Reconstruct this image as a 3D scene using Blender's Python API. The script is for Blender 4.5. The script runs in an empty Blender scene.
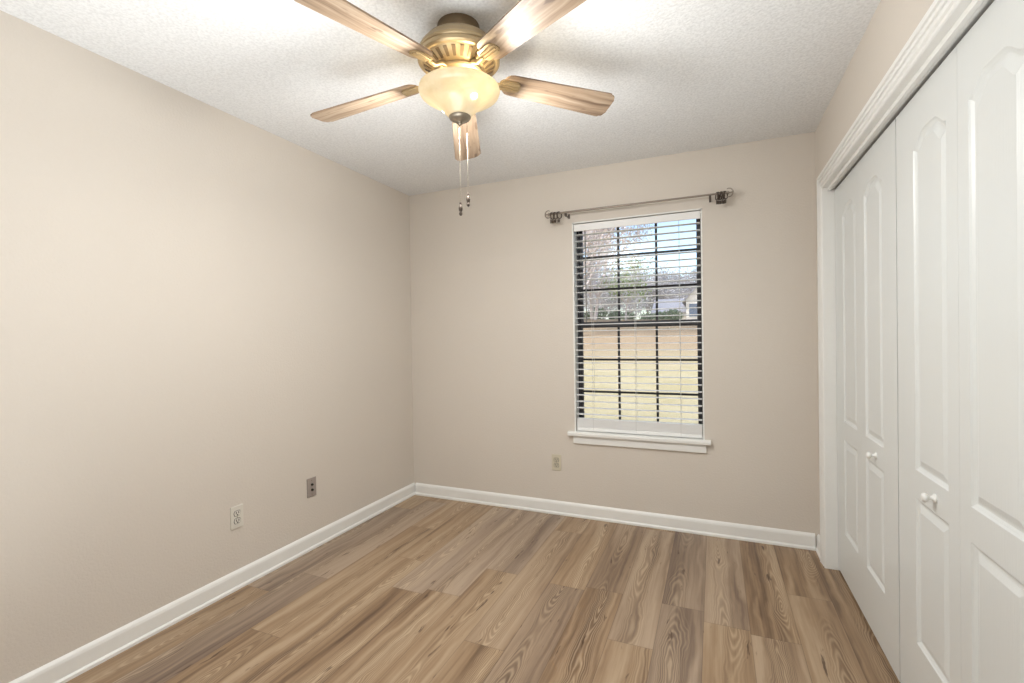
import bpy, bmesh, math, random
from mathutils import Vector, Matrix
from mathutils.geometry import tessellate_polygon

sc = bpy.context.scene
C = sc.collection
PI = math.pi
R = math.radians

# ------------------------------------------------------------------ camera
CAM = Vector((2.27506, -3.23282, 1.27249))
YAW, PITCH, ROLL, FPX = -0.404046, -0.0088576, -0.0152231, 472.416
fw = Vector((math.sin(YAW)*math.cos(PITCH), math.cos(YAW)*math.cos(PITCH), math.sin(PITCH)))
rt = Vector((math.cos(YAW), -math.sin(YAW), 0))
up = rt.cross(fw)
r2 = math.cos(ROLL)*rt + math.sin(ROLL)*up
u2 = -math.sin(ROLL)*rt + math.cos(ROLL)*up
cd = bpy.data.cameras.new('camera')
cd.sensor_width = 36
cd.sensor_fit = 'HORIZONTAL'
cd.lens = FPX/1024*36
cd.clip_start = 0.02
cam = bpy.data.objects.new('camera', cd)
C.objects.link(cam)
cam.matrix_world = Matrix(((r2.x, u2.x, -fw.x, CAM.x), (r2.y, u2.y, -fw.y, CAM.y), (r2.z, u2.z, -fw.z, CAM.z), (0, 0, 0, 1)))
sc.camera = cam

# ------------------------------------------------------------------ look, sky, sun, lights
sc.view_settings.view_transform = 'Standard'
sc.view_settings.look = 'None'
sc.view_settings.gamma = 1
sc.view_settings.exposure = 0.12
sc.view_settings.use_curve_mapping = False

w = bpy.data.worlds.new('sky')
sc.world = w
w.use_nodes = True
nt = w.node_tree
nt.nodes.clear()
sky = nt.nodes.new('ShaderNodeTexSky')
sky.sky_type = 'NISHITA'
sky.sun_disc = False
sky.sun_elevation = R(38)
sky.sun_rotation = R(190)
sky.air_density = 1.0
sky.dust_density = 1.5
sky.ozone_density = 1.2
bgn = nt.nodes.new('ShaderNodeBackground')
bgn.inputs['Strength'].default_value = 0.30
wo = nt.nodes.new('ShaderNodeOutputWorld')
nt.links.new(sky.outputs[0], bgn.inputs[0])
nt.links.new(bgn.outputs[0], wo.inputs[0])

sd = bpy.data.lights.new('sun', 'SUN')
sd.energy = 3.0
sd.angle = R(1.0)
sd.color = (1, .96, .9)
so = bpy.data.objects.new('sun', sd)
C.objects.link(so)
so.rotation_euler = Vector((.50, .35, -.79)).to_track_quat('-Z', 'Y').to_euler()

def area(name, loc, target, size, energy, col):
    l = bpy.data.lights.new(name, 'AREA')
    l.shape = 'RECTANGLE'
    l.size, l.size_y = size
    l.energy = energy
    l.color = col
    o = bpy.data.objects.new(name, l)
    C.objects.link(o)
    o.location = loc
    o.rotation_euler = (Vector(target)-Vector(loc)).to_track_quat('-Z', 'Y').to_euler()
    return o
# added unseen fill in place of a photographer's flash: most of it thrown up at the ceiling, a little forward
area('bounce_fill', (1.42, -2.9, .06), (1.42, -2.6, 2.44), (2.3, 1.5), 25, (.94, .985, 1)).data.spread = R(95)
area('soft_fill', (1.4, -4.12, 1.35), (1.4, 0, 1.3), (2.3, 2.0), 5, (.94, .985, 1))

# ------------------------------------------------------------------ material helpers
class NT:
    def __init__(s, name):
        s.m = bpy.data.materials.new(name)
        s.m.use_nodes = True
        s.t = s.m.node_tree
        s.b = s.t.nodes['Principled BSDF']
    def n(s, typ, **kw):
        nd = s.t.nodes.new(typ)
        for k, v in kw.items():
            if k.startswith('i_'):
                nd.inputs[int(k[2:])].default_value = v
            else:
                setattr(nd, k, v)
        return nd
    def l(s, a, b):
        s.t.links.new(a, b)
    def val(s, x, sock):
        if isinstance(x, (int, float)):
            sock.default_value = x
        else:
            s.l(x, sock)
    def math(s, op, a, b=None, c=None):
        nd = s.n('ShaderNodeMath', operation=op)
        s.val(a, nd.inputs[0])
        if b is not None: s.val(b, nd.inputs[1])
        if c is not None: s.val(c, nd.inputs[2])
        return nd.outputs[0]
    def comb(s, x, y, z=0):
        nd = s.n('ShaderNodeCombineXYZ')
        for v, k in zip((x, y, z), nd.inputs): s.val(v, k)
        return nd.outputs[0]
    def pos(s, obj=True):
        tc = s.n('ShaderNodeTexCoord')
        return tc.outputs['Object']
    def noise(s, vec, scale, detail=3, rough=.5, dist=0):
        nd = s.n('ShaderNodeTexNoise')
        nd.inputs['Scale'].default_value = scale
        nd.inputs['Detail'].default_value = detail
        nd.inputs['Roughness'].default_value = rough
        nd.inputs['Distortion'].default_value = dist
        s.l(vec, nd.inputs['Vector'])
        return nd.outputs['Fac']
    def ramp(s, fac, stops, interp='LINEAR'):
        nd = s.n('ShaderNodeValToRGB')
        cr = nd.color_ramp
        cr.interpolation = interp
        while len(cr.elements) < len(stops): cr.elements.new(.5)
        for e, (p, c) in zip(cr.elements, stops):
            e.position = p
            e.color = (*c, 1) if len(c) == 3 else c
        s.l(fac, nd.inputs[0])
        return nd.outputs[0]
    def mix(s, fac, a, b, mode='MIX'):
        nd = s.n('ShaderNodeMix', data_type='RGBA', blend_type=mode)
        s.val(fac, nd.inputs[0])
        for v, k in ((a, nd.inputs[6]), (b, nd.inputs[7])):
            if isinstance(v, tuple): k.default_value = (*v, 1)
            else: s.l(v, k)
        return nd.outputs[2]
    def bump(s, h, strength, dist=.01):
        nd = s.n('ShaderNodeBump')
        nd.inputs['Strength'].default_value = strength
        nd.inputs['Distance'].default_value = dist
        s.l(h, nd.inputs['Height'])
        s.l(nd.outputs[0], s.b.inputs['Normal'])

def lin(r, g, b):
    return tuple(((c/255+.055)/1.055)**2.4 if c > 10 else c/255/12.92 for c in (r, g, b))

def plain(name, col, rough=.5, metal=0, spec=.5, var=.04, scale=30, bump=0):
    k = NT(name)
    v = k.noise(k.pos(), scale, 3)
    c = k.mix(k.math('MULTIPLY', v, 1.0), tuple(x*(1-var) for x in col), tuple(min(1, x*(1+var)) for x in col))
    k.l(c, k.b.inputs['Base Color'])
    k.b.inputs['Roughness'].default_value = rough
    k.b.inputs['Metallic'].default_value = metal
    k.b.inputs['Specular IOR Level'].default_value = spec
    if bump: k.bump(v, bump, .002)
    return k.m

# wall paint with orange-peel texture
def wall_mat():
    k = NT('beige_wall_paint')
    p = k.pos()
    big = k.noise(p, 1.3, 2)
    c = k.mix(big, lin(216, 208, 198), lin(221, 213, 203))
    k.l(c, k.b.inputs['Base Color'])
    k.b.inputs['Roughness'].default_value = .6
    k.b.inputs['Specular IOR Level'].default_value = .35
    k.bump(k.noise(p, 95, 3, .6), .35, .004)
    return k.m
def ceiling_mat():
    k = NT('popcorn_ceiling')
    p = k.pos()
    a = k.noise(p, 95, 4, .65)
    vo = k.n('ShaderNodeTexVoronoi', feature='SMOOTH_F1')
    vo.inputs['Scale'].default_value = 85
    k.l(p, vo.inputs['Vector'])
    h = k.math('ADD', k.math('MULTIPLY', a, .9), k.math('MULTIPLY', vo.outputs['Distance'], -.7))
    c = k.ramp(a, [(.35, lin(224, 225, 226)), (.6, lin(240, 241, 242))])
    k.l(c, k.b.inputs['Base Color'])
    k.b.inputs['Roughness'].default_value = .9
    k.bump(h, .30, .007)
    return k.m
def floor_mat():
    k = NT('laminate_planks')
    p = k.pos()
    sp = k.n('ShaderNodeSeparateXYZ')
    k.l(p, sp.inputs[0])
    x, y = sp.outputs[0], sp.outputs[1]
    PW, PL = .185, 1.22
    u = k.math('DIVIDE', x, PW)
    row = k.math('FLOOR', u)
    fu = k.math('SUBTRACT', u, row)
    wn = k.n('ShaderNodeTexWhiteNoise', noise_dimensions='1D')
    k.l(row, wn.inputs['W'])
    v = k.math('ADD', k.math('DIVIDE', y, PL), k.math('MULTIPLY', wn.outputs['Value'], 7.3))
    col = k.math('FLOOR', v)
    fv = k.math('SUBTRACT', v, col)
    w2 = k.n('ShaderNodeTexWhiteNoise', noise_dimensions='2D')
    k.l(k.comb(row, col), w2.inputs['Vector'])
    idv = w2.outputs['Value']
    sc2 = k.n('ShaderNodeSeparateColor')
    k.l(w2.outputs['Color'], sc2.inputs[0])
    id2 = sc2.outputs[1]
    # cathedral grain: distance to a wandering heart line
    cx = k.math('ADD', k.math('SUBTRACT', fu, .5), k.math('MULTIPLY', k.math('SUBTRACT', id2, .5), .8))
    cxm = k.math('MULTIPLY', cx, PW)
    wob = k.noise(k.comb(k.math('MULTIPLY', x, 5), k.math('MULTIPLY', y, 2.2), k.math('MULTIPLY', idv, 40)), 1, 3, .55)
    wob2 = k.noise(k.comb(k.math('MULTIPLY', x, 30), k.math('MULTIPLY', y, 7), k.math('MULTIPLY', idv, 17)), 1, 2)
    xx = k.math('ADD', cxm, k.math('MULTIPLY', k.math('SUBTRACT', wob, .5), .10))
    xx = k.math('ADD', xx, k.math('MULTIPLY', k.math('SUBTRACT', wob2, .5), .012))
    hh = k.math('SUBTRACT', k.noise(k.comb(0, k.math('MULTIPLY', y, .95), k.math('MULTIPLY', idv, 91)), 1, 1), .5)
    hh = k.math('MULTIPLY', hh, .22)
    rr = k.math('SQRT', k.math('ADD', k.math('MULTIPLY', xx, xx), k.math('MULTIPLY', hh, hh)))
    ring = k.math('SINE', k.math('MULTIPLY', rr, 900))
    ring = k.math('POWER', k.math('MULTIPLY_ADD', ring, .5, .5), 1.6)
    fib = k.noise(k.comb(k.math('MULTIPLY', x, 230), k.math('MULTIPLY', y, 6), idv), 1, 3, .6)
    fib2 = k.noise(k.comb(k.math('MULTIPLY', x, 60), k.math('MULTIPLY', y, 1.6), k.math('MULTIPLY', idv, 9)), 1, 3, .55)
    # broad tone streaks along the plank
    band = k.noise(k.comb(k.math('MULTIPLY', xx, 17), k.math('MULTIPLY', y, .55), k.math('MULTIPLY', idv, 33)), 1, 2, .5)
    near = k.ramp(rr, [(0.0, (1, 1, 1)), (.030, (.8, .8, .8)), (.065, (0, 0, 0))])
    tone = k.math('ADD', k.math('MULTIPLY', band, .9), k.math('MULTIPLY', fib2, .35))
    tone = k.math('ADD', tone, k.math('MULTIPLY', k.math('SUBTRACT', idv, .5), .16))
    base = k.ramp(tone, [(.38, lin(96, 74, 57)), (.52, lin(136, 110, 84)), (.64, lin(164, 137, 108)), (.80, lin(186, 162, 134))])
    grey = k.ramp(tone, [(.38, lin(104, 87, 77)), (.55, lin(144, 126, 111)), (.8, lin(182, 162, 143))])
    base = k.mix(k.ramp(id2, [(.45, (0, 0, 0)), (.75, (.8, .8, .8))]), base, grey)
    amt = k.math('MULTIPLY', near, k.math('MULTIPLY', ring, .42))
    c = k.mix(amt, base, lin(222, 198, 166))
    amt2 = k.math('MULTIPLY', near, k.math('MULTIPLY', k.math('SUBTRACT', 1, ring), .22))
    c = k.mix(amt2, c, lin(88, 64, 45))
    c = k.mix(k.math('MULTIPLY', fib, .22), c, lin(100, 80, 62))
    kn = k.noise(k.comb(k.math('MULTIPLY', xx, 34), k.math('MULTIPLY', y, 5), k.math('MULTIPLY', idv, 60)), 1, 3, .6)
    c = k.mix(k.ramp(kn, [(.655, (0, 0, 0)), (.72, (.85, .85, .85))]), c, lin(74, 50, 34))
    eu = k.math('MINIMUM', fu, k.math('SUBTRACT', 1, fu))
    ev = k.math('MULTIPLY', k.math('MINIMUM', fv, k.math('SUBTRACT', 1, fv)), PL/PW)
    e = k.math('MINIMUM', eu, ev)
    seam = k.ramp(e, [(0, (1, 1, 1)), (.012, (0, 0, 0))])
    c = k.mix(k.math('MULTIPLY', seam, .55), c, lin(78, 60, 46))
    k.l(c, k.b.inputs['Base Color'])
    k.val(k.math('MULTIPLY_ADD', fib, .15, .34), k.b.inputs['Roughness'])
    k.b.inputs['Specular IOR Level'].default_value = .45
    k.bump(k.math('SUBTRACT', k.math('MULTIPLY', fib, .3), seam), .25, .001)
    return k.m
def door_mat():
    k = NT('white_door_paint')
    p = k.pos()
    mp = k.n('ShaderNodeMapping')
    mp.inputs['Scale'].default_value = (1, 1, .035)
    k.l(p, mp.inputs[0])
    g = k.noise(mp.outputs[0], 260, 3, .6, .6)
    k.b.inputs['Base Color'].default_value = (*lin(225, 228, 227), 1)
    k.b.inputs['Roughness'].default_value = .33
    k.b.inputs['Specular IOR Level'].default_value = .55
    k.bump(g, .3, .002)
    return k.m
def blade_mat():
    k = NT('blade_wood')
    p = k.pos()
    sp = k.n('ShaderNodeSeparateXYZ')
    k.l(p, sp.inputs[0])
    x, y = sp.outputs[0], sp.outputs[1]
    info = k.n('ShaderNodeObjectInfo')
    rnd = k.math('MULTIPLY', info.outputs['Random'], 60)
    wob = k.noise(k.comb(k.math('MULTIPLY', x, 4), k.math('MULTIPLY', y, 9), rnd), 1, 3)
    st = k.noise(k.comb(k.math('MULTIPLY', x, 2.4), k.math('MULTIPLY_ADD', wob, 2.2, k.math('MULTIPLY', y, 58)), rnd), 1, 3, .5)
    fib = k.noise(k.comb(k.math('MULTIPLY', x, 9), k.math('MULTIPLY', y, 260), rnd), 1, 3)
    c = k.ramp(st, [(.3, lin(118, 96, 78)), (.5, lin(160, 137, 114)), (.7, lin(188, 168, 146))])
    kn = k.noise(k.comb(k.math('MULTIPLY', x, 11), k.math('MULTIPLY', y, 34), rnd), 1, 2)
    c = k.mix(k.ramp(kn, [(.64, (0, 0, 0)), (.72, (.7, .7, .7))]), c, lin(90, 68, 54))
    c = k.mix(k.math('MULTIPLY', fib, .3), c, lin(100, 82, 66))
    k.l(c, k.b.inputs['Base Color'])
    k.b.inputs['Roughness'].default_value = .42
    return k.m

M = {}
M['wall'] = wall_mat()
M['ceiling'] = ceiling_mat()
M['floor'] = floor_mat()
M['door'] = door_mat()
M['blade'] = blade_mat()
M['trim'] = plain('white_trim_paint', lin(240, 240, 237), .38, var=.015)
M['blind'] = plain('white_blind_vinyl', lin(246, 246, 245), .4, var=.01)
M['bronze'] = plain('dark_bronze_frame', lin(66, 66, 70), .45, .1)
M['muntin'] = plain('black_muntin', lin(36, 36, 38), .45)
M['brass'] = plain('antique_brass', lin(178, 158, 124), .38, .55, var=.05)
M['brass_dark'] = plain('dark_brass', lin(118, 100, 76), .45, .5)
M['pewter'] = plain('brushed_pewter', lin(150, 140, 125), .35, .7)
M['iron'] = plain('dark_iron', lin(88, 78, 70), .4, .6, var=.2, scale=120)
M['rod'] = plain('rod_metal', lin(150, 140, 130), .35, .6)
M['cord'] = plain('white_cord', lin(215, 215, 212), .7)
M['wand'] = plain('grey_wand', lin(128, 128, 124), .3)
M['almond'] = plain('almond_plastic', lin(212, 204, 184), .4, var=.01)
M['ivory'] = plain('light_plastic', lin(222, 218, 208), .4, var=.01)
M['greyplate'] = plain('grey_plate', lin(160, 150, 143), .4, var=.01)
M['slot'] = plain('slot_dark', lin(40, 36, 30), .6)
M['dark'] = plain('closet_dark', lin(95, 92, 86), .9)
M['siding'] = plain('white_siding', lin(235, 232, 225), .7)
M['roof'] = plain('grey_shingle', lin(165, 165, 172), .9, var=.15, scale=8)
M['housewin'] = plain('dark_blue_pane', lin(84, 104, 132), .2)
M['brickext'] = plain('brick_outside', lin(160, 120, 100), .9, var=.1)

def glass_mat():
    k = NT('window_glass')
    t = k.t
    t.nodes.remove(k.b)
    tr = k.n('ShaderNodeBsdfTransparent')
    tr.inputs[0].default_value = (.95, .96, .96, 1)
    gl = k.n('ShaderNodeBsdfGlossy')
    gl.inputs['Roughness'].default_value = .22
    fr = k.n('ShaderNodeFresnel')
    fr.inputs[0].default_value = 1.45
    mx = k.n('ShaderNodeMixShader')
    k.l(fr.outputs[0], mx.inputs[0])
    k.l(tr.outputs[0], mx.inputs[1])
    k.l(gl.outputs[0], mx.inputs[2])
    k.l(mx.outputs[0], t.nodes['Material Output'].inputs[0])
    return k.m
M['glass'] = glass_mat()
def bowl_mat():
    k = NT('alabaster_glass')
    t = k.t
    p = k.pos()
    n = k.noise(p, 14, 4, .6, .8)
    col = k.ramp(n, [(.3, lin(238, 222, 186)), (.7, lin(250, 240, 214))])
    df = k.n('ShaderNodeBsdfDiffuse')
    tl = k.n('ShaderNodeBsdfTranslucent')
    dc = k.mix(.5, col, (.12, .10, .07))
    k.l(dc, df.inputs[0])
    k.l(dc, tl.inputs[0])
    mx = k.n('ShaderNodeMixShader')
    mx.inputs[0].default_value = .5
    k.l(df.outputs[0], mx.inputs[1])
    k.l(tl.outputs[0], mx.inputs[2])
    em = k.n('ShaderNodeEmission')
    k.l(col, em.inputs[0])
    em.inputs[1].default_value = .34
    ad = k.n('ShaderNodeAddShader')
    k.l(mx.outputs[0], ad.inputs[0])
    k.l(em.outputs[0], ad.inputs[1])
    gl = k.n('ShaderNodeBsdfGlossy')
    gl.inputs['Roughness'].default_value = .15
    m2 = k.n('ShaderNodeMixShader')
    m2.inputs[0].default_value = .05
    k.l(ad.outputs[0], m2.inputs[1])
    k.l(gl.outputs[0], m2.inputs[2])
    k.l(m2.outputs[0], t.nodes['Material Output'].inputs[0])
    t.nodes.remove(k.b)
    return k.m
M['bowl'] = bowl_mat()
kb = NT('lit_bulb')
kb.b.inputs['Base Color'].default_value = (.9, .85, .7, 1)
kb.b.inputs['Emission Color'].default_value = (1, .84, .6, 1)
kb.b.inputs['Emission Strength'].default_value = 5
M['bulb'] = kb.m
def lawn_mat():
    k = NT('dry_lawn')
    p = k.pos()
    sp = k.n('ShaderNodeSeparateXYZ')
    k.l(p, sp.inputs[0])
    n = k.noise(p, 1.1, 4, .6)
    f = k.noise(p, 22, 4, .7)
    g = k.ramp(n, [(.35, lin(206, 189, 146)), (.6, lin(218, 202, 164))])
    lv = k.ramp(f, [(.35, lin(160, 126, 104)), (.65, lin(206, 180, 152))])
    d = k.math('MULTIPLY_ADD', k.math('SUBTRACT', n, .5), 6, sp.outputs[1])
    m = k.ramp(k.math('DIVIDE', d, 40), [(.22, (0, 0, 0)), (.36, (.85, .85, .85))])
    c = k.mix(m, g, lv)
    c = k.mix(k.math('MULTIPLY', f, .4), c, lin(150, 140, 98))
    k.l(c, k.b.inputs['Base Color'])
    k.b.inputs['Roughness'].default_value = .95
    k.b.inputs['Specular IOR Level'].default_value = .1
    k.bump(f, .5, .05)
    return k.m
M['lawn'] = lawn_mat()
M['bark'] = plain('hazed_bark', lin(214, 204, 202), .95, var=.2, scale=5, spec=.1)  # overexposed, hazy look of the outdoors is put into this bark colour
M['bark_far'] = plain('far_hazed_bark', lin(192, 188, 190), .95, var=.1, scale=5, spec=.1)  # distance haze mixed into the bark colour
M['twigleaf'] = plain('hazed_pinkish_leaves', lin(228, 218, 217), .95, var=.3, scale=2, spec=.1)  # greyish-pink leaves, lightened in colour to carry the haze
M['far_leaf'] = plain('far_hazed_twigs', lin(205, 203, 204), .95, var=.1, scale=2, spec=.1)  # twig colour paled for distance haze
M['greenleaf'] = plain('light_green_leaves', lin(150, 170, 110), .9, var=.25, scale=2, spec=.1)
M['shrubleaf'] = plain('muted_green_leaves', lin(140, 156, 128), .9, var=.25, scale=3, spec=.1)

# ------------------------------------------------------------------ mesh helpers
def obj(name, bm, mat, parent=None, smooth=False, bevel=0, loc=None):
    me = bpy.data.meshes.new(name)
    bmesh.ops.recalc_face_normals(bm, faces=bm.faces)
    bm.to_mesh(me)
    bm.free()
    for m in (mat if isinstance(mat, (list, tuple)) else [mat]): me.materials.append(m)
    if smooth:
        for pl in me.polygons: pl.use_smooth = True
        me.set_sharp_from_angle(angle=R(38))
    o = bpy.data.objects.new(name, me)
    C.objects.link(o)
    if parent: o.parent = parent
    if loc is not None: o.location = loc
    if bevel:
        md = o.modifiers.new('bevel', 'BEVEL')
        md.width = bevel
        md.segments = 2
        md.limit_method = 'ANGLE'
        md.angle_limit = R(35)
    return o
def box(bm, x0, x1, y0, y1, z0, z1, mat=None):
    vs = [bm.verts.new(v) for v in ((x0,y0,z0),(x1,y0,z0),(x1,y1,z0),(x0,y1,z0),(x0,y0,z1),(x1,y0,z1),(x1,y1,z1),(x0,y1,z1))]
    if mat is not None:
        for v in vs: v.co = mat @ v.co
    for f in ((0,3,2,1),(4,5,6,7),(0,1,5,4),(1,2,6,5),(2,3,7,6),(3,0,4,7)):
        bm.faces.new([vs[i] for i in f])
def boxes(*bs):
    bm = bmesh.new()
    for b in bs: box(bm, *b)
    return bm
def tube(bm, pts, rad, seg=8, closed=False):
    pts = [Vector(p) for p in pts]
    n = len(pts)
    rads = rad if isinstance(rad, (list, tuple)) else [rad]*n
    rings = []
    prev = None
    for i, p in enumerate(pts):
        if closed: d = pts[(i+1) % n]-pts[i-1]
        else: d = pts[min(i+1, n-1)]-pts[max(i-1, 0)]
        d.normalize()
        if prev is None:
            a = Vector((0, 0, 1)) if abs(d.z) < .9 else Vector((1, 0, 0))
            prev = d.cross(a).normalized()
        s = (prev - d*prev.dot(d)).normalized()
        prev = s
        t = d.cross(s)
        rings.append([bm.verts.new(p + (s*math.cos(2*PI*k/seg)+t*math.sin(2*PI*k/seg))*rads[i]) for k in range(seg)])
    m = n if closed else n-1
    for i in range(m):
        a, b = rings[i], rings[(i+1) % n]
        for k in range(seg):
            bm.faces.new((a[k], a[(k+1) % seg], b[(k+1) % seg], b[k]))
    if not closed:
        bm.faces.new(rings[0][::-1])
        bm.faces.new(rings[-1])
def lathe(bm, prof, seg=48, closed=False):
    # prof: list of (r, z); closed joins last to first
    rings = []
    for r, z in prof:
        if r < 1e-5: rings.append([bm.verts.new((0, 0, z))])
        else: rings.append([bm.verts.new((r*math.cos(2*PI*k/seg), r*math.sin(2*PI*k/seg), z)) for k in range(seg)])
    n = len(rings)
    for i in range(n if closed else n-1):
        a, b = rings[i], rings[(i+1) % n]
        for k in range(seg):
            k2 = (k+1) % seg
            if len(a) == 1 and len(b) == 1: continue
            if len(a) == 1: bm.faces.new((a[0], b[k], b[k2]))
            elif len(b) == 1: bm.faces.new((a[k], a[k2], b[0]))
            else: bm.faces.new((a[k], a[k2], b[k2], b[k]))
def extr(bm, prof, frame0, frame1):
    # sweep a closed 2d profile between two frames (functions (u, v) -> point)
    a = [bm.verts.new(frame0(u, v)) for u, v in prof]
    b = [bm.verts.new(frame1(u, v)) for u, v in prof]
    n = len(prof)
    for i in range(n):
        bm.faces.new((a[i], a[(i+1) % n], b[(i+1) % n], b[i]))
    bm.faces.new(a[::-1])
    bm.faces.new(b)
def empty(name, loc, rz=0):
    o = bpy.data.objects.new(name, None)
    C.objects.link(o)
    o.location = loc
    o.rotation_euler = (0, 0, rz)
    o.empty_display_size = .1
    return o
def tag(o, label, cat, group=None):
    o['label'] = label
    o['category'] = cat
    if group: o['group'] = group
    return o
def struct(o, label, cat):
    o['kind'] = 'structure'
    o['label'] = label
    o['category'] = cat
    return o
def copy_tree(o, parent=None):
    c = o.copy()
    C.objects.link(c)
    c.parent = parent
    for ch in list(o.children): copy_tree(ch, c)
    return c

# ------------------------------------------------------------------ room shell
W, H = 2.828, 2.44
YR = -4.2
T = .14
WX0, WX1, WZ0, WZ1 = 1.366, 2.213, .587, 2.071      # window opening
DY0, DY1, DZ = -.24, -2.07, 2.045                      # closet opening
XD = W + .045                                        # closet door face
struct(obj('floor', boxes((-T, W+.9, YR-T, T, -.12, 0)), M['floor']), 'tan and grey wood-look laminate plank floor', 'floor')
struct(obj('ceiling', boxes((-T, W+.9, YR-T, T, H, H+.15)), M['ceiling']), 'white popcorn textured ceiling', 'ceiling')
struct(obj('wall_left', boxes((-T, 0, YR, 0, 0, H)), M['wall']), 'plain beige wall on the left', 'wall')
struct(obj('wall_back', boxes((-T, WX0, 0, T, 0, H), (WX1, W+.9, 0, T, 0, H), (WX0, WX1, 0, T, 0, WZ0), (WX0, WX1, 0, T, WZ1, H)), M['wall']), 'beige wall around the window', 'wall')
struct(obj('wall_right', boxes((W, W+.12, DY0+.012, 0, 0, H), (W, W+.12, DY1-.012, DY0+.012, DZ+.012, H), (W, W+.12, YR, DY1-.012, 0, H)), M['wall']), 'beige wall around the closet doors', 'wall')
struct(obj('wall_rear', boxes((-T, W+.9, YR-T, YR, 0, H)), M['wall']), 'beige wall behind the viewer', 'wall')
struct(obj('wall_closet', boxes((W+.75, W+.9, YR, 0, 0, H), (W+.12, W+.75, YR, -2.6, 0, H)), M['dark']), 'inside wall of the closet', 'wall')

# baseboards: flat board, eased top, shoe moulding
BB = [(0, 0), (.02, 0), (.02, .012), (.013, .02), (.013, .074), (.010, .084), (.004, .092), (0, .095)]
def baseboard(name, a, b, nrm, label):
    bm = bmesh.new()
    a, b, nrm = Vector(a), Vector(b), Vector(nrm)
    extr(bm, BB, lambda u, v: a+nrm*u+Vector((0, 0, v)), lambda u, v: b+nrm*u+Vector((0, 0, v)))
    return struct(obj(name, bm, M['trim']), label, 'baseboard')
baseboard('baseboard_left', (0, YR, 0), (0, 0, 0), (1, 0, 0), 'white baseboard along the left wall')
baseboard('baseboard_back', (.02, 0, 0), (W-.02, 0, 0), (0, -1, 0), 'white baseboard under the window wall')
baseboard('baseboard_right', (W, 0, 0), (W, -.158, 0), (-1, 0, 0), 'short white baseboard between the corner and the closet casing')

# ------------------------------------------------------------------ closet casing, jambs and doors
CW = .083
# profile across the casing: distance from opening edge, thickness off the wall
CP = [(0, 0), (0, .011), (.003, .015), (.008, .016), (.012, .011), (.018, .011), (.022, .017), (.034, .018), (.036, .012), (.041, .012), (.043, .019),
      (.054, .020), (.056, .014), (.062, .014), (.064, .021), (.077, .023), (.083, .019), (.083, 0)]
bm = bmesh.new()
def casing_piece(f0, f1): extr(bm, CP, f0, f1)
# left leg, head (mitred), far leg
casing_piece(lambda u, v: Vector((W-v, DY0+u, 0)), lambda u, v: Vector((W-v, DY0+u, DZ+u)))
casing_piece(lambda u, v: Vector((W-v, DY0+u, DZ+u)), lambda u, v: Vector((W-v, DY1-u, DZ+u)))
casing_piece(lambda u, v: Vector((W-v, DY1-u, DZ+u)), lambda u, v: Vector((W-v, DY1-u, 0)))
cas = struct(obj('trim_1', bm, M['trim']), 'white fluted casing around the closet opening', 'trim')
obj('jamb', boxes((W, W+.12, DY0, DY0+.012, 0, DZ), (W, W+.12, DY1-.012, DY1, 0, DZ), (W, W+.12, DY1-.012, DY0+.012, DZ, DZ+.012)), M['trim'], cas)
# track trim under the head jamb
obj('track_trim', boxes((W+.012, W+.024, DY1+.002, DY0-.002, DZ-.017, DZ), (W+.030, W+.040, DY1+.002, DY0-.002, DZ-.010, DZ)), M['trim'], cas)

def arch_outline(y0, y1, z0, z1, rise, off=0, n=14):
    # ccw outline (y, z) of a panel with a cathedral top; off insets it
    y0 += off; y1 -= off; z0 += off; z1 -= off
    pts = [(y0, z0), (y1, z0)]
    if rise <= 0: return pts + [(y1, z1), (y0, z1)]
    w_ = y1-y0
    for i in range(n*2+1):
        t = i/(2*n)
        s = min(t, 1-t)*2              # 0 at shoulders, 1 at the centre
        q = min(1, s/.70)
        h = rise*(q*q*(3-2*q))
        pts.append((y1-w_*t, z1+h))
    return pts
def leaf_mesh(ya, yb, panels, z0=.018, z1=2.026, th=.034):
    # leaf between ya > yb (y), front face towards -x at XD
    bm = bmesh.new()
    outer = [(yb, z0), (ya, z0), (ya, z1), (yb, z1)]
    loops = [outer]+[arch_outline(*p) for p in panels]
    ring = [[bm.verts.new((XD, y, z)) for y, z in lp] for lp in loops]
    flat = [v for r_ in ring for v in r_]
    for tri in tessellate_polygon([[Vector((y, z, 0)) for y, z in lp] for lp in loops]):
        try: bm.faces.new([flat[i] for i in tri])
        except ValueError: pass
    prof = [(.004, .004), (.012, .0085), (.016, .0085), (.021, .0075), (.038, .0015)]
    for p, r0 in zip(panels, ring[1:]):
        prev = r0
        for off, dep in prof:
            lp = arch_outline(*p, off=off)
            cur = [bm.verts.new((XD+dep, y, z)) for y, z in lp]
            m = len(cur)
            for i in range(m): bm.faces.new((prev[i], prev[(i+1) % m], cur[(i+1) % m], cur[i]))
            prev = cur
        bm.faces.new(prev)
    back = [bm.verts.new((XD+th, y, z)) for y, z in outer]
    for i in range(4): bm.faces.new((ring[0][i], ring[0][(i+1) % 4], back[(i+1) % 4], back[i]))
    bm.faces.new(back)
    return bm
LW = (DY0-DY1)/4
def panels_for(y_hi, y_lo):
    return [(y_lo, y_hi, .256, .732, 0), (y_lo, y_hi, .823, 1.857, .042)]
def knob(parent, y, z):
    bm = bmesh.new()
    lathe(bm, [(0, 0), (.016, 0), (.0165, .003), (.011, .006), (.0075, .011), (.0075, .018), (.012, .022), (.0165, .027), (.0172, .032), (.0145, .037), (.008, .040), (0, .041)], 28)
    bm.transform(Matrix.Translation((XD, y, z)) @ Matrix.Rotation(-PI/2, 4, 'Y') @ Matrix.Scale(.82, 4))
    o = obj('knob', bm, M['trim'], parent, smooth=True)
    return o
G = .0022
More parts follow.
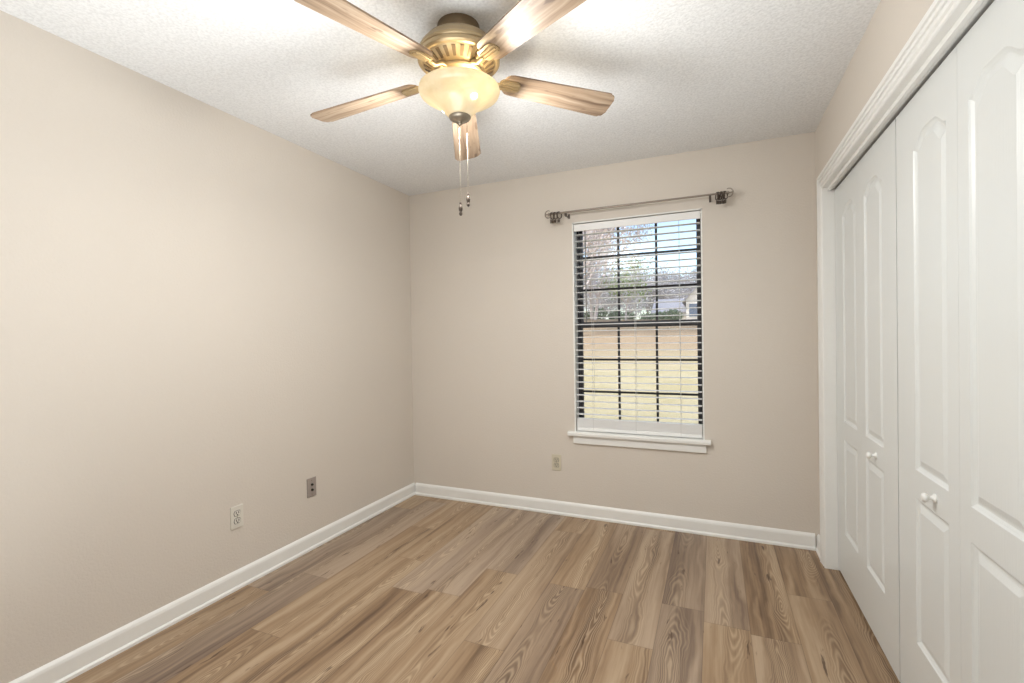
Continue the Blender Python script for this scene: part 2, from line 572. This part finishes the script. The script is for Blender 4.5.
def leaf(parent, ya, yb, yh, yl, g0=G, g1=G):
    o = obj('door_panel', leaf_mesh(ya-g0, yb+g1, panels_for(yh, yl)), M['door'], parent)
    return o
d1 = struct(empty('door_1', (XD, -.697, 0)), 'white two-leaf bifold closet door farther away, beside the window wall', 'door')
d2 = struct(empty('door_2', (XD, -1.612, 0)), 'white two-leaf bifold closet door nearer the viewer', 'door')
def reparent(root):
    for ch in root.children: ch.matrix_parent_inverse = Matrix.Translation(-root.location)
e0, e1, e2, e3, e4 = DY0, DY0-LW, DY0-2*LW, DY0-3*LW, DY1
leaf(d1, e0, e1, e0-.155, e1+.066, G, G*.2)
leaf(d1, e1, e2, e1-.066, e2+.158, G*.2, G*1.9)
leaf(d2, e2, e3, e2-.155, e3+.066, G*1.9, G*.2)
leaf(d2, e3, e4, e3-.058, e4+.158, G*.2)
knob(d1, e1-.066-.140, .771)
knob(d2, e2-.155-.150, .776)
reparent(d1); reparent(d2)

# ------------------------------------------------------------------ window
win = struct(empty('window_1', (1.79, .07, WZ0)), 'double-hung window with dark bronze frame and grid, dry lawn outside', 'window')
def wp(name, bm, mat, parent=None, **kw):
    return obj(name, bm, mat, parent or win, **kw)
wp('jamb_liner', boxes((WX0-.001, WX0+.008, -.001, .085, WZ0, WZ1), (WX1-.008, WX1+.001, -.001, .085, WZ0, WZ1), (WX0, WX1, -.001, .085, WZ1-.008, WZ1+.001)), M['trim'])
FX0, FX1, FZ0, FZ1 = WX0+.008, WX1-.008, WZ0+.015, WZ1-.008
MEET = 1.350
wp('window_frame', boxes((FX0, FX0+.012, .085, .139, FZ0, FZ1), (FX1-.012, FX1, .085, .139, FZ0, FZ1), (FX0, FX1, .085, .139, FZ1-.012, FZ1), (FX0, FX1, .085, .139, FZ0, FZ0+.02)), M['bronze'])
def sash(name, y0, y1, z0, z1, zb, za, mz):
    xa, xb = FX0+.034, FX1-.030
    s = wp(name, boxes((FX0+.012, xa, y0, y1, z0, z1), (xb, FX1-.012, y0, y1, z0, z1), (xa, xb, y0, y1, za, z1), (xa, xb, y0, y1, z0, zb)), M['bronze'], bevel=.002)
    ym = (y0+y1)/2
    bs = []
    for i in (1, 2):
        x = xa+(xb-xa)*i/3
        bs.append((x-.0075, x+.0075, ym-.006, ym+.006, zb, za))
    for z in mz:
        bs.append((xa, xb, ym-.0055, ym+.0055, z-.007, z+.007))
    obj('muntin_grid', boxes(*bs), M['muntin'], s)
    obj('glass_pane', boxes((xa, xb, ym-.002, ym+.002, zb, za)), M['glass'], s)
    return s
sash('upper_sash', .114, .136, 1.332, FZ1-.005, 1.366, FZ1-.022, (1.604, 1.836))
ls = sash('lower_sash', .088, .110, FZ0+.018, 1.373, FZ0+.05, 1.332, (.876, 1.105))
for x in (1.56, 2.02):
    bm = bmesh.new()
    tube(bm, [(x-.02, .088, 1.322), (x-.017, .079, 1.314), (x+.017, .079, 1.314), (x+.02, .088, 1.322)], .003, 8)
    o = obj('sash_lift', bm, M['almond'], ls)
# stool and apron
bm = bmesh.new()
prof = [(-.036, -.003), (-.032, -.006), (.10, -.006), (.10, .022), (-.030, .022), (-.035, .018), (-.037, .012)]
extr(bm, prof, lambda u, v: Vector((WX0-.0, u if u > 0 else u, WZ0-.006+v)), lambda u, v: Vector((WX1, u, WZ0-.006+v)))
sill = wp('window_sill', bm, M['trim'])
bm = bmesh.new()
prof = [(-.036, -.003), (-.032, -.006), (0, -.006), (0, .022), (-.030, .022), (-.035, .018), (-.037, .012)]
for xa, xb in ((WX0-.045, WX0), (WX1, WX1+.038)):
    extr(bm, prof, lambda u, v: Vector((xa, u, WZ0-.006+v)), lambda u, v: Vector((xb, u, WZ0-.006+v)))
o = obj('sill_horn', bm, M['trim'], sill)
bm = bmesh.new()
prof = [(0, 0), (-.014, .001), (-.017, .004), (-.017, .056), (0, .056)]
extr(bm, prof, lambda u, v: Vector((WX0-.008, u, WZ0-.068+v)), lambda u, v: Vector((WX1+.010, u, WZ0-.068+v)))
wp('apron', bm, M['trim'])
for ch in win.children: ch.matrix_parent_inverse = Matrix.Translation(-win.location)
struct(obj('trim_2', boxes((WX0-.06, WX1+.06, .139, .20, WZ0-.06, WZ0+.014)), M['brickext']), 'outside sill of the window', 'trim')

# ------------------------------------------------------------------ horizontal blind
bl = tag(empty('window_blind', (1.79, .04, WZ1)), 'white horizontal slat blind hanging open inside the window recess', 'blind')
BX0, BX1 = WX0+.013, WX1-.012
def bp_(name, bm, mat, parent=None, **kw):
    o = obj(name, bm, mat, parent or bl, **kw)
    if parent is None: o.matrix_parent_inverse = Matrix.Translation(-bl.location)
    return o
bp_('headrail', boxes((BX0, BX1, .016, .062, WZ1-.050, WZ1-.014)), M['blind'])
vb = boxes((BX0-.002, BX1+.002, .003, .013, WZ1-.062, WZ1-.013))
bp_('valance', vb, M['blind'], bevel=.003)
def slat_mesh(z):
    bm = bmesh.new()
    yc = .038
    n = 6
    top, bot = [], []
    for x in (BX0, BX1):
        for i in range(n+1):
            y = yc-.025+.05*i/n
            h = .003*(1-((y-yc)/.025)**2)
            dy = (y-yc)
            top.append(bm.verts.new((x, y, z+h+.0013)))
            bot.append(bm.verts.new((x, y, z+h-.0013)))
    m = n+1
    for i in range(n):
        bm.faces.new((top[i], top[i+1], top[m+i+1], top[m+i]))
        bm.faces.new((bot[i], bot[m+i], bot[m+i+1], bot[i+1]))
    bm.faces.new((top[0], top[m], bot[m], bot[0]))
    bm.faces.new((top[n], bot[n], bot[m+n], top[m+n]))
    bm.faces.new([top[i] for i in range(m)]+[bot[i] for i in reversed(range(m))])
    bm.faces.new([top[m+i] for i in reversed(range(m))]+[bot[m+i] for i in range(m)])
    return bm
ZB = WZ0+.020
PITCHS = .0452
zs = []
z = WZ1-.062-.022
while z > ZB+.085:
    zs.append(z)
    z -= PITCHS
first = None
for z in zs:
    if first is None:
        first = bp_('slat', slat_mesh(0), M['blind'], smooth=True)
        first.location.z = z
    else:
        c = first.copy(); C.objects.link(c); c.parent = bl
        c.matrix_parent_inverse = first.matrix_parent_inverse.copy()
        c.location.z = z
# slats gathered on the bottom rail
for i in range(16):
    c = first.copy(); C.objects.link(c); c.parent = bl
    c.matrix_parent_inverse = first.matrix_parent_inverse.copy()
    c.location.z = ZB+.029+i*.0036
bp_('bottom_rail', boxes((BX0, BX1, .012, .064, ZB, ZB+.026)), M['blind'], bevel=.003)
for x in (1.495, 1.787, 2.072):
    bm = bmesh.new()
    for y in (.0115, .0645):
        tube(bm, [(x, y, ZB+.01), (x, y, WZ1-.05)], .0011, 5)
    for z in zs:
        tube(bm, [(x, .0115, z-.004), (x, .0645, z-.004)], .0008, 4)
    bp_('ladder_cord', bm, M['cord'])
bm = bmesh.new()
tube(bm, [(1.458, -.004, WZ1-.066), (1.460, -.006, 1.9), (1.462, -.006, 1.37)], .0042, 6)
tube(bm, [(1.458, .014, WZ1-.056), (1.458, .0, WZ1-.062), (1.458, -.004, WZ1-.074)], .002, 6)
bp_('tilt_wand', bm, M['wand'])

# ------------------------------------------------------------------ curtain rod
RZ, RY = 2.128, -.08
rod = tag(empty('curtain_rod', (1.78, RY, RZ)), 'thin grey metal curtain rod with scroll finials above the window', 'curtain rod')
def rp(name, bm, mat, **kw):
    o = obj(name, bm, mat, rod, **kw)
    o.matrix_parent_inverse = Matrix.Translation(-rod.location)
    return o
bm = bmesh.new()
tube(bm, [(1.225, RY, RZ), (2.36, RY, RZ)], .0062, 12)
tube(bm, [(1.225, RY, RZ), (1.80, RY, RZ)], .0075, 12)
rp('rod', bm, M['rod'], smooth=True)
for x, s in ((1.225, -1), (2.36, 1)):
    bm = bmesh.new()
    tube(bm, [(x, RY, RZ), (x+s*.006, RY, RZ)], .010, 12)
    tube(bm, [(x+s*.004, RY, RZ), (x+s*.012, RY, RZ)], [.007, .004], 12)
    pts, rd = [], []
    for i in range(19):
        a = R(-125+250*i/18)
        pts.append((x+s*(.008+.022*math.cos(a)), RY, RZ+.026*math.sin(a)))
        rd.append(.0022+.0022*math.sin(PI*i/18))
    tube(bm, pts, rd, 8)
    tube(bm, [(x+s*.008, RY, RZ), (x+s*.03, RY, RZ)], [.004, .005], 8)
    rp('finial', bm, M['rod'], smooth=True)
for x in (1.345, 2.262):
    bm = bmesh.new()
    box(bm, x-.006, x+.006, -.004, 0, RZ-.026, RZ+.004)
    tube(bm, [(x, -.002, RZ-.022), (x, RY+.02, RZ-.022), (x, RY+.004, RZ-.018), (x, RY-.006, RZ-.012)], .005, 8)
    box(bm, x-.0065, x+.0065, RY-.012, RY+.012, RZ-.026, RZ-.008)
    tube(bm, [(x, RY-.002, RZ-.02), (x, RY-.002, RZ-.030)], .005, 8)
    rp('bracket', bm, M['iron'], smooth=True)
def clip_ring():
    root = empty('curtain_ring', (0, 0, 0))
    bm = bmesh.new()
    pts = [(0, .0225*math.cos(2*PI*i/28), .0225*math.sin(2*PI*i/28)) for i in range(28)]
    tube(bm, pts, .0034, 8, closed=True)
    obj('ring', bm, M['iron'], root, smooth=True)
    bm = bmesh.new()
    tube(bm, [(0, 0, -.0245), (0, 0, -.031)], .0014, 6)
    box(bm, -.0045, .0045, -.006, -.002, -.050, -.030)
    box(bm, -.0045, .0045, .001, .005, -.050, -.030)
    tube(bm, [(-.005, 0, -.033), (.005, 0, -.033)], .0032, 8)
    obj('clip', bm, M['iron'], root)
    return root
proto = clip_ring()
k = 0
for side, xs in (('left', (1.236, 1.247, 1.258, 1.270, 1.283, 1.298)), ('right', (2.300, 2.310, 2.320, 2.330, 2.339, 2.349))):
    for i, x in enumerate(xs):
        o = proto if k == 0 else copy_tree(proto)
        k += 1
        o.location = (x, RY, RZ-.0136)
        o.rotation_euler = (R((-6, 4, 9, -3, 7, -8)[i]), 0, R((18, -16, 26, -22, 12, -28)[i]))
        tag(o, 'dark metal clip ring bunched at the %s end of the curtain rod' % side, 'curtain ring', 'clip rings at the %s end of the curtain rod' % side)

# ------------------------------------------------------------------ outlets
def plate_mesh(w_=.070, h_=.115, th=.006):
    bm = bmesh.new()
    box(bm, -w_/2, w_/2, -th, 0, -h_/2, h_/2)
    return bm
def outlet(name, loc, rz, label, plate, face):
    root = tag(empty(name, loc, rz), label, 'outlet')
    obj('plate', plate_mesh(), plate, root, bevel=.0025)
    for dz in (-.0195, .0195):
        bm = bmesh.new()
        n = 24
        pts = []
        for i in range(n):
            a = 2*PI*i/n
            pts.append((.0170*math.cos(a), max(-.0125, min(.0125, .0170*math.sin(a)))))
        extr(bm, pts, lambda u, v: Vector((u, -.005, v+dz)), lambda u, v: Vector((u, -.0085, v+dz)))
        r_ = obj('receptacle', bm, face, root)
        bm = bmesh.new()
        extr(bm, [(p_[0]*1.14, p_[1]*1.16) for p_ in pts], lambda u, v: Vector((u, -.005, v+dz)), lambda u, v: Vector((u, -.0064, v+dz)))
        obj('recess', bm, M['slot'], r_)
        bm = bmesh.new()
        box(bm, -.0088, -.0050, -.0089, -.008, dz-.002, dz+.0095)
        box(bm, .0050, .0088, -.0089, -.008, dz-.002, dz+.0085)
        bmesh.ops.create_cone(bm, cap_ends=True, segments=12, radius1=.0038, radius2=.0038, depth=.001, matrix=Matrix.Translation((0, -.0085, dz-.0075)) @ Matrix.Rotation(PI/2, 4, 'X'))
        obj('slots', bm, M['slot'], r_)
    bm = bmesh.new()
    bmesh.ops.create_cone(bm, cap_ends=True, segments=12, radius1=.003, radius2=.0025, depth=.002, matrix=Matrix.Translation((0, -.007, 0)) @ Matrix.Rotation(PI/2, 4, 'X'))
    obj('screw', bm, M['pewter'], root)
    return root
outlet('wall_outlet', (1.227, 0, .370), 0, 'almond duplex outlet on the window wall, below left of the sill', M['almond'], M['almond'])
outlet('wall_outlet', (0, -1.563, .368), PI/2, 'light duplex outlet on the left wall, nearer the viewer', M['ivory'], M['ivory'])
jk = tag(empty('cable_plate', (0, -1.071, .375), PI/2), 'grey wall plate with two dark jacks on the left wall, nearer the corner', 'wall plate')
obj('plate', plate_mesh(), M['greyplate'], jk, bevel=.0025)
for dz in (-.015, .017):
    bm = bmesh.new()
    Mx = Matrix.Translation((0, -.010, dz)) @ Matrix.Rotation(PI/2, 4, 'X')
    bmesh.ops.create_cone(bm, cap_ends=True, segments=6, radius1=.0075, radius2=.0075, depth=.008, matrix=Matrix.Translation((0, -.009, dz)) @ Matrix.Rotation(PI/2, 4, 'X'))
    bmesh.ops.create_cone(bm, cap_ends=True, segments=14, radius1=.005, radius2=.005, depth=.012, matrix=Mx)
    obj('jack', bm, M['slot'], jk)
for dz in (-.042, .042):
    bm = bmesh.new()
    bmesh.ops.create_cone(bm, cap_ends=True, segments=12, radius1=.003, radius2=.0025, depth=.002, matrix=Matrix.Translation((0, -.0068, dz)) @ Matrix.Rotation(PI/2, 4, 'X'))
    obj('screw', bm, M['pewter'], jk)

# ------------------------------------------------------------------ ceiling fan
FX, FY = 1.4057, -1.665
fan = tag(empty('ceiling_fan', (FX, FY, H)), 'five-blade ceiling fan with antique brass motor, wood blades and lit glass bowl', 'ceiling fan')
def Z(z): return z-H
bm = bmesh.new()
lathe(bm, [(0, Z(2.44)), (.078, Z(2.44)), (.080, Z(2.432)), (.078, Z(2.415)), (.074, Z(2.395)), (.066, Z(2.386)), (0, Z(2.386))])
obj('canopy', bm, M['brass_dark'], fan, smooth=True)
bm = bmesh.new()
lathe(bm, [(0, Z(2.392)), (0.0799, Z(2.392)), (0.0987, Z(2.388)), (0.1241, Z(2.374)), (0.1429, Z(2.352)), (0.1485, Z(2.338)), (0.1523, Z(2.335)), (0.1532, Z(2.326)), (0.1495, Z(2.322)), (0.1532, Z(2.318)), (0.1532, Z(2.306)), (0.1476, Z(2.300)), (0.1410, Z(2.2985)), (0.1372, Z(2.2990)), (0.0921, Z(2.272)), (0.0884, Z(2.268)), (0.0564, Z(2.266)), (0, Z(2.266))], 64)
mh = obj('motor_housing', bm, M['brass'], fan, smooth=True)
# dark vent slots around the underside cone
bm = bmesh.new()
for i in range(26):
    a = 2*PI*i/26
    m = Matrix.Rotation(a, 4, 'Z')
    for r0, z0, r1, z1 in ((.100, 2.2757, .1315, 2.2948),):
        q = [Vector((r0, -.0050, Z(z0))), Vector((r0, .0050, Z(z0))), Vector((r1, .0068, Z(z1))), Vector((r1, -.0068, Z(z1)))]
        lo = [bm.verts.new(m @ (v+Vector((0, 0, -.0016)))) for v in q]
        hi = [bm.verts.new(m @ (v+Vector((0, 0, .002)))) for v in q]
        bm.faces.new(lo); bm.faces.new(hi[::-1])
        for j in range(4): bm.faces.new((lo[j], lo[(j+1) % 4], hi[(j+1) % 4], hi[j]))
obj('vent_slots', bm, M['brass_dark'], mh)
bm = bmesh.new()
lathe(bm, [(0, Z(2.268)), (.088, Z(2.268)), (.090, Z(2.262)), (.086, Z(2.256)), (.056, Z(2.254)), (.052, Z(2.250)), (.050, Z(2.232)), (.060, Z(2.228)), (.066, Z(2.222)), (.066, Z(2.214)), (.020, Z(2.212)), (0, Z(2.212))], 48)
obj('light_fitter', bm, M['brass'], fan, smooth=True)
# glass bowl, bell shaped, open at the top, with thickness
ob = [(.022, 2.097), (.038, 2.101), (.050, 2.112), (.066, 2.132), (.086, 2.152), (.110, 2.167), (.134, 2.177), (.147, 2.186), (.152, 2.197), (.150, 2.206)]
ib = [(r-.005 if r > .03 else r, z+.005) for r, z in ob[::-1]]
bm = bmesh.new()
lathe(bm, [(r, Z(z)) for r, z in ob+[(.147, 2.209)]+ib[1:]], 64, closed=True)
bowl = obj('glass_bowl', bm, M['bowl'], fan, smooth=True)
bm = bmesh.new()
lathe(bm, [(0, Z(2.106)), (.040, Z(2.106)), (.042, Z(2.102)), (.038, Z(2.095)), (.027, Z(2.089)), (.013, Z(2.086)), (.009, Z(2.082)), (.010, Z(2.078)), (.006, Z(2.073)), (0, Z(2.071))], 32)
obj('finial_cap', bm, M['pewter'], fan, smooth=True)
bm = bmesh.new()
lathe(bm, [(0, Z(2.215)), (.005, Z(2.215)), (.005, Z(2.104)), (0, Z(2.104))], 10)
obj('centre_stem', bm, M['brass'], fan, smooth=True)
# two small lamps inside the bowl
for a in (R(-20), R(165)):
    bx, by = .075*math.cos(a), .085*math.sin(a)
    bm = bmesh.new()
    lathe(bm, [(0, .028), (.008, .026), (.010, .012), (.017, -.004), (.019, -.014), (.015, -.024), (.007, -.029), (0, -.030)], 20)
    bm.transform(Matrix.Translation((bx, by, Z(2.172))))
    bm2 = obj('bulb', bm, M['bulb'], fan, smooth=True)
    l = bpy.data.lights.new('bowl_lamp', 'POINT')
    l.energy = 2.1 if a < 0 else 1.4
    l.color = (1, .84, .58)
    l.shadow_soft_size = .012
    lo = bpy.data.objects.new('bowl_lamp', l)
    C.objects.link(lo)
    lo.location = (FX+bx, FY+by, 2.212)

# what the lit bowl sends out into the room, downwards and to all sides
def glow(power, size, loc, rot):
    l = bpy.data.lights.new('bowl_glow', 'AREA')
    l.shape = 'DISK'
    l.size = size
    l.energy = power
    l.color = (.985, .985, .965)
    lo = bpy.data.objects.new('bowl_glow', l)
    C.objects.link(lo)
    lo.location = loc
    lo.rotation_euler = rot
glow(13, .24, (FX, FY, 2.062), (0, 0, 0))
for a in (R(-12), R(48), R(108), R(180), R(-108)):
    glow(3.7, .20, (FX+.19*math.cos(a), FY+.19*math.sin(a), 2.065), (R(74), 0, a+PI/2+PI))

def blade_mesh():
    r0, r1 = .170, .640
    pts = []
    # root rounded
    for i in range(9):
        a = R(90+180*i/8)
        pts.append((r0+.035+.035*math.cos(a)*1.0, .050*math.sin(a)*1.0))
    # lower side
    pts.append((r1-.030, -.0665))
    # scalloped corner
    pts += [(r1-.022, -.0655), (r1-.018, -.060), (r1-.010, -.058), (r1-.004, -.052), (r1-.002, -.044), (r1+.002, -.036), (r1+.002, .036), (r1-.002, .044), (r1-.004, .052), (r1-.010, .058), (r1-.018, .060), (r1-.022, .0655), (r1-.030, .0665)]
    bm = bmesh.new()
    extr(bm, pts, lambda u, v: Vector((u, v, -.003)), lambda u, v: Vector((u, v, .003)))
    return bm
def iron_mesh():
    bm = bmesh.new()
    # arm from the motor to the blade
    tube(bm, [(.070, 0, .010), (.105, 0, .004), (.130, 0, -.010), (.165, 0, -.0075)], [.011, .010, .008, .007], 10)
    # plate under the blade root, rounded, with three ribs
    n = 10
    pts = [(.158, -.014), (.166, -.026)]
    for i in range(n+1):
        a = R(-80+160*i/n)
        pts.append((.218+.026*math.cos(a), .028*math.sin(a)))
    pts += [(.166, .026), (.158, .014)]
    extr(bm, pts, lambda u, v: Vector((u, v, -.0075)), lambda u, v: Vector((u, v, -.003)))
    for y in (-.014, 0, .014):
        tube(bm, [(.164, y*.8, -.008), (.236, y, -.008)], .0042, 8)
    return bm
blm, irm = None, None
for kk in range(5):
    a = R(186.2+(0, 1.5, 0, 0, 0)[kk]-72*kk)
    T0 = Matrix.Rotation(R(-2.2), 4, 'Y') @ Matrix.Rotation(a, 4, 'Z')
    TB = T0 @ Matrix.Rotation(R((4.2, 5.6, 4.0, 4.0, 5.0)[kk]), 4, 'Y') @ Matrix.Rotation(R(-12), 4, 'X')
    if blm is None:
        b = obj('blade', blade_mesh(), M['blade'], fan)
        ir = obj('blade_iron', iron_mesh(), M['brass'], fan, smooth=True)
        blm, irm = b, ir
    else:
        b = blm.copy(); C.objects.link(b); b.parent = fan
        ir = irm.copy(); C.objects.link(ir); ir.parent = fan
    base = Matrix.Translation((0, 0, Z(2.262)))
    b.matrix_basis = base @ TB
    ir.matrix_basis = base @ TB
def chain(x, y, z0, z1):
    root = None
    bm = bmesh.new()
    n = int((z0-z1)/.006)
    for i in range(n):
        z = z0-(i+.5)*(z0-z1)/n
        bmesh.ops.create_icosphere(bm, subdivisions=1, radius=.0014, matrix=Matrix.Translation((x, y, Z(z))))
    tube(bm, [(x, y, Z(z0)), (x, y, Z(z1))], .0007, 4)
    c = obj('pull_chain', bm, M['pewter'], fan)
    bm = bmesh.new()
    lathe(bm, [(0, 0), (.003, -.001), (.0045, -.006), (.003, -.011), (.006, -.017), (.0078, -.026), (.006, -.034), (.0035, -.037), (.0062, -.042), (.0062, -.047), (.003, -.052), (0, -.053)], 16)
    bm.transform(Matrix.Translation((x, y, Z(z1))))
    obj('chain_fob', bm, M['iron'], c, smooth=True)
chain(-.002, -.002, 2.073, 1.785)
chain(.003, .050, 2.216, 1.832)

# ------------------------------------------------------------------ outside
def hz(x, y):
    t = max(0, min(1, (y-.3)/34))
    return -.35+2.75*t+.3*math.sin(x*.13+y*.09)*t
bm = bmesh.new()
NX, NY = 48, 60
g = []
for j in range(NY+1):
    y = .142+(90-.142)*(j/NY)**1.6
    g.append([bm.verts.new((-45+70*i/NX, y, hz(-45+70*i/NX, y))) for i in range(NX+1)])
for j in range(NY):
    for i in range(NX):
        bm.faces.new((g[j][i], g[j][i+1], g[j+1][i+1], g[j+1][i]))
struct(obj('lawn_ground', bm, M['lawn'], smooth=True), 'dry tan lawn rising away from the window', 'lawn')

def tree_parts(seed, height, spread, levels, leaf_n, leaf_s, trunk_r, leaf_z=.25):
    rnd = random.Random(seed)
    bmt, bmb, bml = bmesh.new(), bmesh.new(), bmesh.new()
    tips = []
    def grow(p, d, ln, r, lvl):
        pts, rd = [p.copy()], [r]
        n = 4 if lvl == 0 else 3
        for i in range(n):
            d = (d+Vector((rnd.uniform(-.16, .16), rnd.uniform(-.16, .16), rnd.uniform(-.02, .14)))).normalized()
            p = p+d*ln/n
            pts.append(p.copy()); rd.append(r*(1-.6*(i+1)/n))
        tube(bmt if lvl == 0 else bmb, pts, rd, 6 if lvl == 0 else 3)
        if lvl >= levels-1: tips.extend(pts[1:])
        if lvl < levels:
            kids = 11 if lvl == 0 else rnd.choice((3, 4, 4))
            for q in range(kids):
                t = rnd.uniform(.3, 1) if lvl else rnd.uniform(.08, 1)
                j = min(int(t*n), n-1)
                s = pts[j].lerp(pts[j+1], t*n-j)
                a = rnd.uniform(0, 2*PI)
                nd = (d*rnd.uniform(.5, .9)+Vector((math.cos(a), math.sin(a), rnd.uniform(-.1, .5)))*spread).normalized()
                grow(s, nd, ln*rnd.uniform(.42, .62), max(.012, rd[j]*.5), lvl+1)
    grow(Vector((0, 0, -.2)), Vector((0, 0, 1)), height*.8, trunk_r, 0)
    for q in range(leaf_n):
        t = rnd.choice(tips)
        c = t+Vector([rnd.gauss(0, leaf_z) for _ in range(3)])
        n = Vector([rnd.gauss(0, 1) for _ in range(3)]).normalized()
        s = n.orthogonal().normalized()*leaf_s*rnd.uniform(.6, 1.3)
        u_ = n.cross(s)*.6
        vs = [bml.verts.new(c+o) for o in (-s, u_, s, -u_)]
        bml.faces.new(vs)
    return bmt, bmb, bml
def make_tree(name, seed, h, spread, levels, ln, ls, tr, mb, ml, lz=.25):
    root = empty(name, (0, 0, 0))
    t, b, l = tree_parts(seed, h, spread, levels, ln, ls, tr, lz)
    obj('trunk', t, mb, root, smooth=True)
    obj('branches', b, mb, root)
    if ln: obj('foliage', l, ml, root)
    else: l.free()
    return root
protos = [make_tree('tree', 3+i, 11, .5, 4, 6000, .075, .15, M['bark'], M['twigleaf'], .35) for i in range(2)]
used = [False]*2
def place(ps, us, i, x, y, s, rz):
    o = ps[i] if not us[i] else copy_tree(ps[i])
    us[i] = True
    o.location = (x, y, hz(x, y)-.05)
    o.scale = (s, s, s)
    o.rotation_euler = (0, 0, rz)
    return o
rnd = random.Random(5)
near = [(-6.6, 25), (-5.3, 24), (-8.2, 30), (-6.2, 33), (-9.6, 36), (-7.6, 38), (-10.5, 41), (-4.9, 20), (-11.5, 33), (-4.3, 18), (-7.4, 27.5), (-9.2, 33.5), (-13, 45), (-11.5, 46)]
for i, (x, y) in enumerate(near):
    o = place(protos, used, i % 2, x, y, rnd.uniform(.95, 1.25), rnd.uniform(0, 6))
    tag(o, 'bare pinkish-grey woodland tree seen through the left window panes', 'tree', 'trees in the left of the window view')
fprotos = [make_tree('tree', 31+i, 7.5, .95, 4, 3200, .11, .12, M['bark_far'], M['far_leaf'], .4) for i in range(2)]
fused = [False]*2
far = [(-8, 60), (-5.5, 61), (-3.2, 60), (-1.2, 59), (.8, 60), (2.8, 61), (-6.5, 68), (-4.2, 67), (-2, 68), (.3, 67), (2, 69), (4.5, 64), (-9.5, 66), (-11.5, 60), (-13.5, 62), (-12, 69), (-10.3, 57), (-7, 56), (-16, 66)]
for i, (x, y) in enumerate(far):
    o = place(fprotos, fused, i % 2, x, y, rnd.uniform(.85, 1.05), rnd.uniform(0, 6))
    tag(o, 'pale grey bare tree in the distance behind the house', 'tree', 'distant bare trees on the skyline')
gt = make_tree('tree', 77, 4.2, .7, 3, 1700, .085, .07, M['bark'], M['greenleaf'], .32)
gt.location = (-3.7, 32, hz(-3.7, 32)); gt.scale = (1, 1, 1)
tag(gt, 'light green leafy tree beside the bare trees in the window view', 'tree')

def shrub(x, y, s, seed, label):
    rnd = random.Random(seed)
    root = empty('shrub', (x, y, hz(x, y)-.03))
    bm = bmesh.new(); bl_ = bmesh.new()
    for q in range(12):
        a = rnd.uniform(0, 2*PI)
        tube(bm, [(0, 0, 0), (math.cos(a)*.2*s, math.sin(a)*.2*s, .4*s), (math.cos(a)*.5*s, math.sin(a)*.5*s, .75*s)], [.02, .014, .006], 4)
    for q in range(420):
        v = Vector([rnd.gauss(0, 1) for _ in range(3)]).normalized()*rnd.uniform(.5, 1)
        c = Vector((v.x*.65*s, v.y*.65*s, .5*s+v.z*.42*s))
        n = Vector([rnd.gauss(0, 1) for _ in range(3)]).normalized()
        u_ = n.orthogonal().normalized()*.09*s
        w_ = n.cross(u_)*.6
        bl_.faces.new([bl_.verts.new(c+o) for o in (-u_, w_, u_, -w_)])
    obj('stems', bm, M['bark'], root)
    obj('foliage', bl_, M['shrubleaf'], root)
    tag(root, label, 'shrub', 'low shrubs at the edge of the far lawn')
for i, (x, y) in enumerate([(-3.2, 40), (-2.1, 40.6), (-1.0, 40.2), (-4.6, 39), (-5.8, 39.5), (-7.2, 38.5), (-8.6, 39.2)]):
    shrub(x, y, 1.0+.2*(i % 3), 100+i, 'low muted green shrub at the far edge of the lawn')

# neighbouring house
hx0, hx1, hy0, hy1 = -.2, 8.2, 46, 56
hb = hz(1, 46)-.2
house = tag(empty('house', (4, 50, hb)), 'white gabled neighbouring house at the right of the window view', 'house')
def hp(name, bm, mat, parent=None):
    o = obj(name, bm, mat, parent or house)
    if parent is None: o.matrix_parent_inverse = Matrix.Translation(-house.location)
    return o
ez = 4.75
pk = ez+(hx1-hx0)/2*1.15
cxh = (hx0+hx1)/2
bm = bmesh.new()
extr(bm, [(hx0, hb), (hx1, hb), (hx1, ez), (cxh, pk), (hx0, ez)], lambda u, v: Vector((u, hy0, v)), lambda u, v: Vector((u, hy1, v)))
hp('walls', bm, M['siding'])
bm = bmesh.new()
for s, xe in ((-1, hx0), (1, hx1)):
    extr(bm, [(xe+s*.35, ez-.40), (cxh, pk+.0), (cxh, pk+.18), (xe+s*.35, ez-.20)], lambda u, v: Vector((u, hy0-.35, v)), lambda u, v: Vector((u, hy1+.35, v)))
hp('roof', bm, M['roof'])
hw = hp('window', boxes((.0, 1.0, hy0-.06, hy0-.005, 2.95, 4.35)), M['siding'])
hp('window', boxes((5.6, 6.6, hy0-.06, hy0-.005, 2.95, 4.35)), M['siding'])
hp('window_pane', boxes((.08, .92, hy0-.08, hy0-.05, 3.03, 4.27)), M['housewin'])
hp('window_pane', boxes((5.68, 6.52, hy0-.08, hy0-.05, 3.03, 4.27)), M['housewin'])
hp('wing_walls', boxes((-3.4, hx0, 48, 54, hb, 3.75)), M['siding'])
bm = bmesh.new()
extr(bm, [(47.6, 3.62), (51, 5.2), (54.4, 3.62), (54.4, 3.5), (47.6, 3.5)], lambda u, v: Vector((-3.7, u, v)), lambda u, v: Vector((hx0, u, v)))
hp('wing_roof', bm, M['roof'])
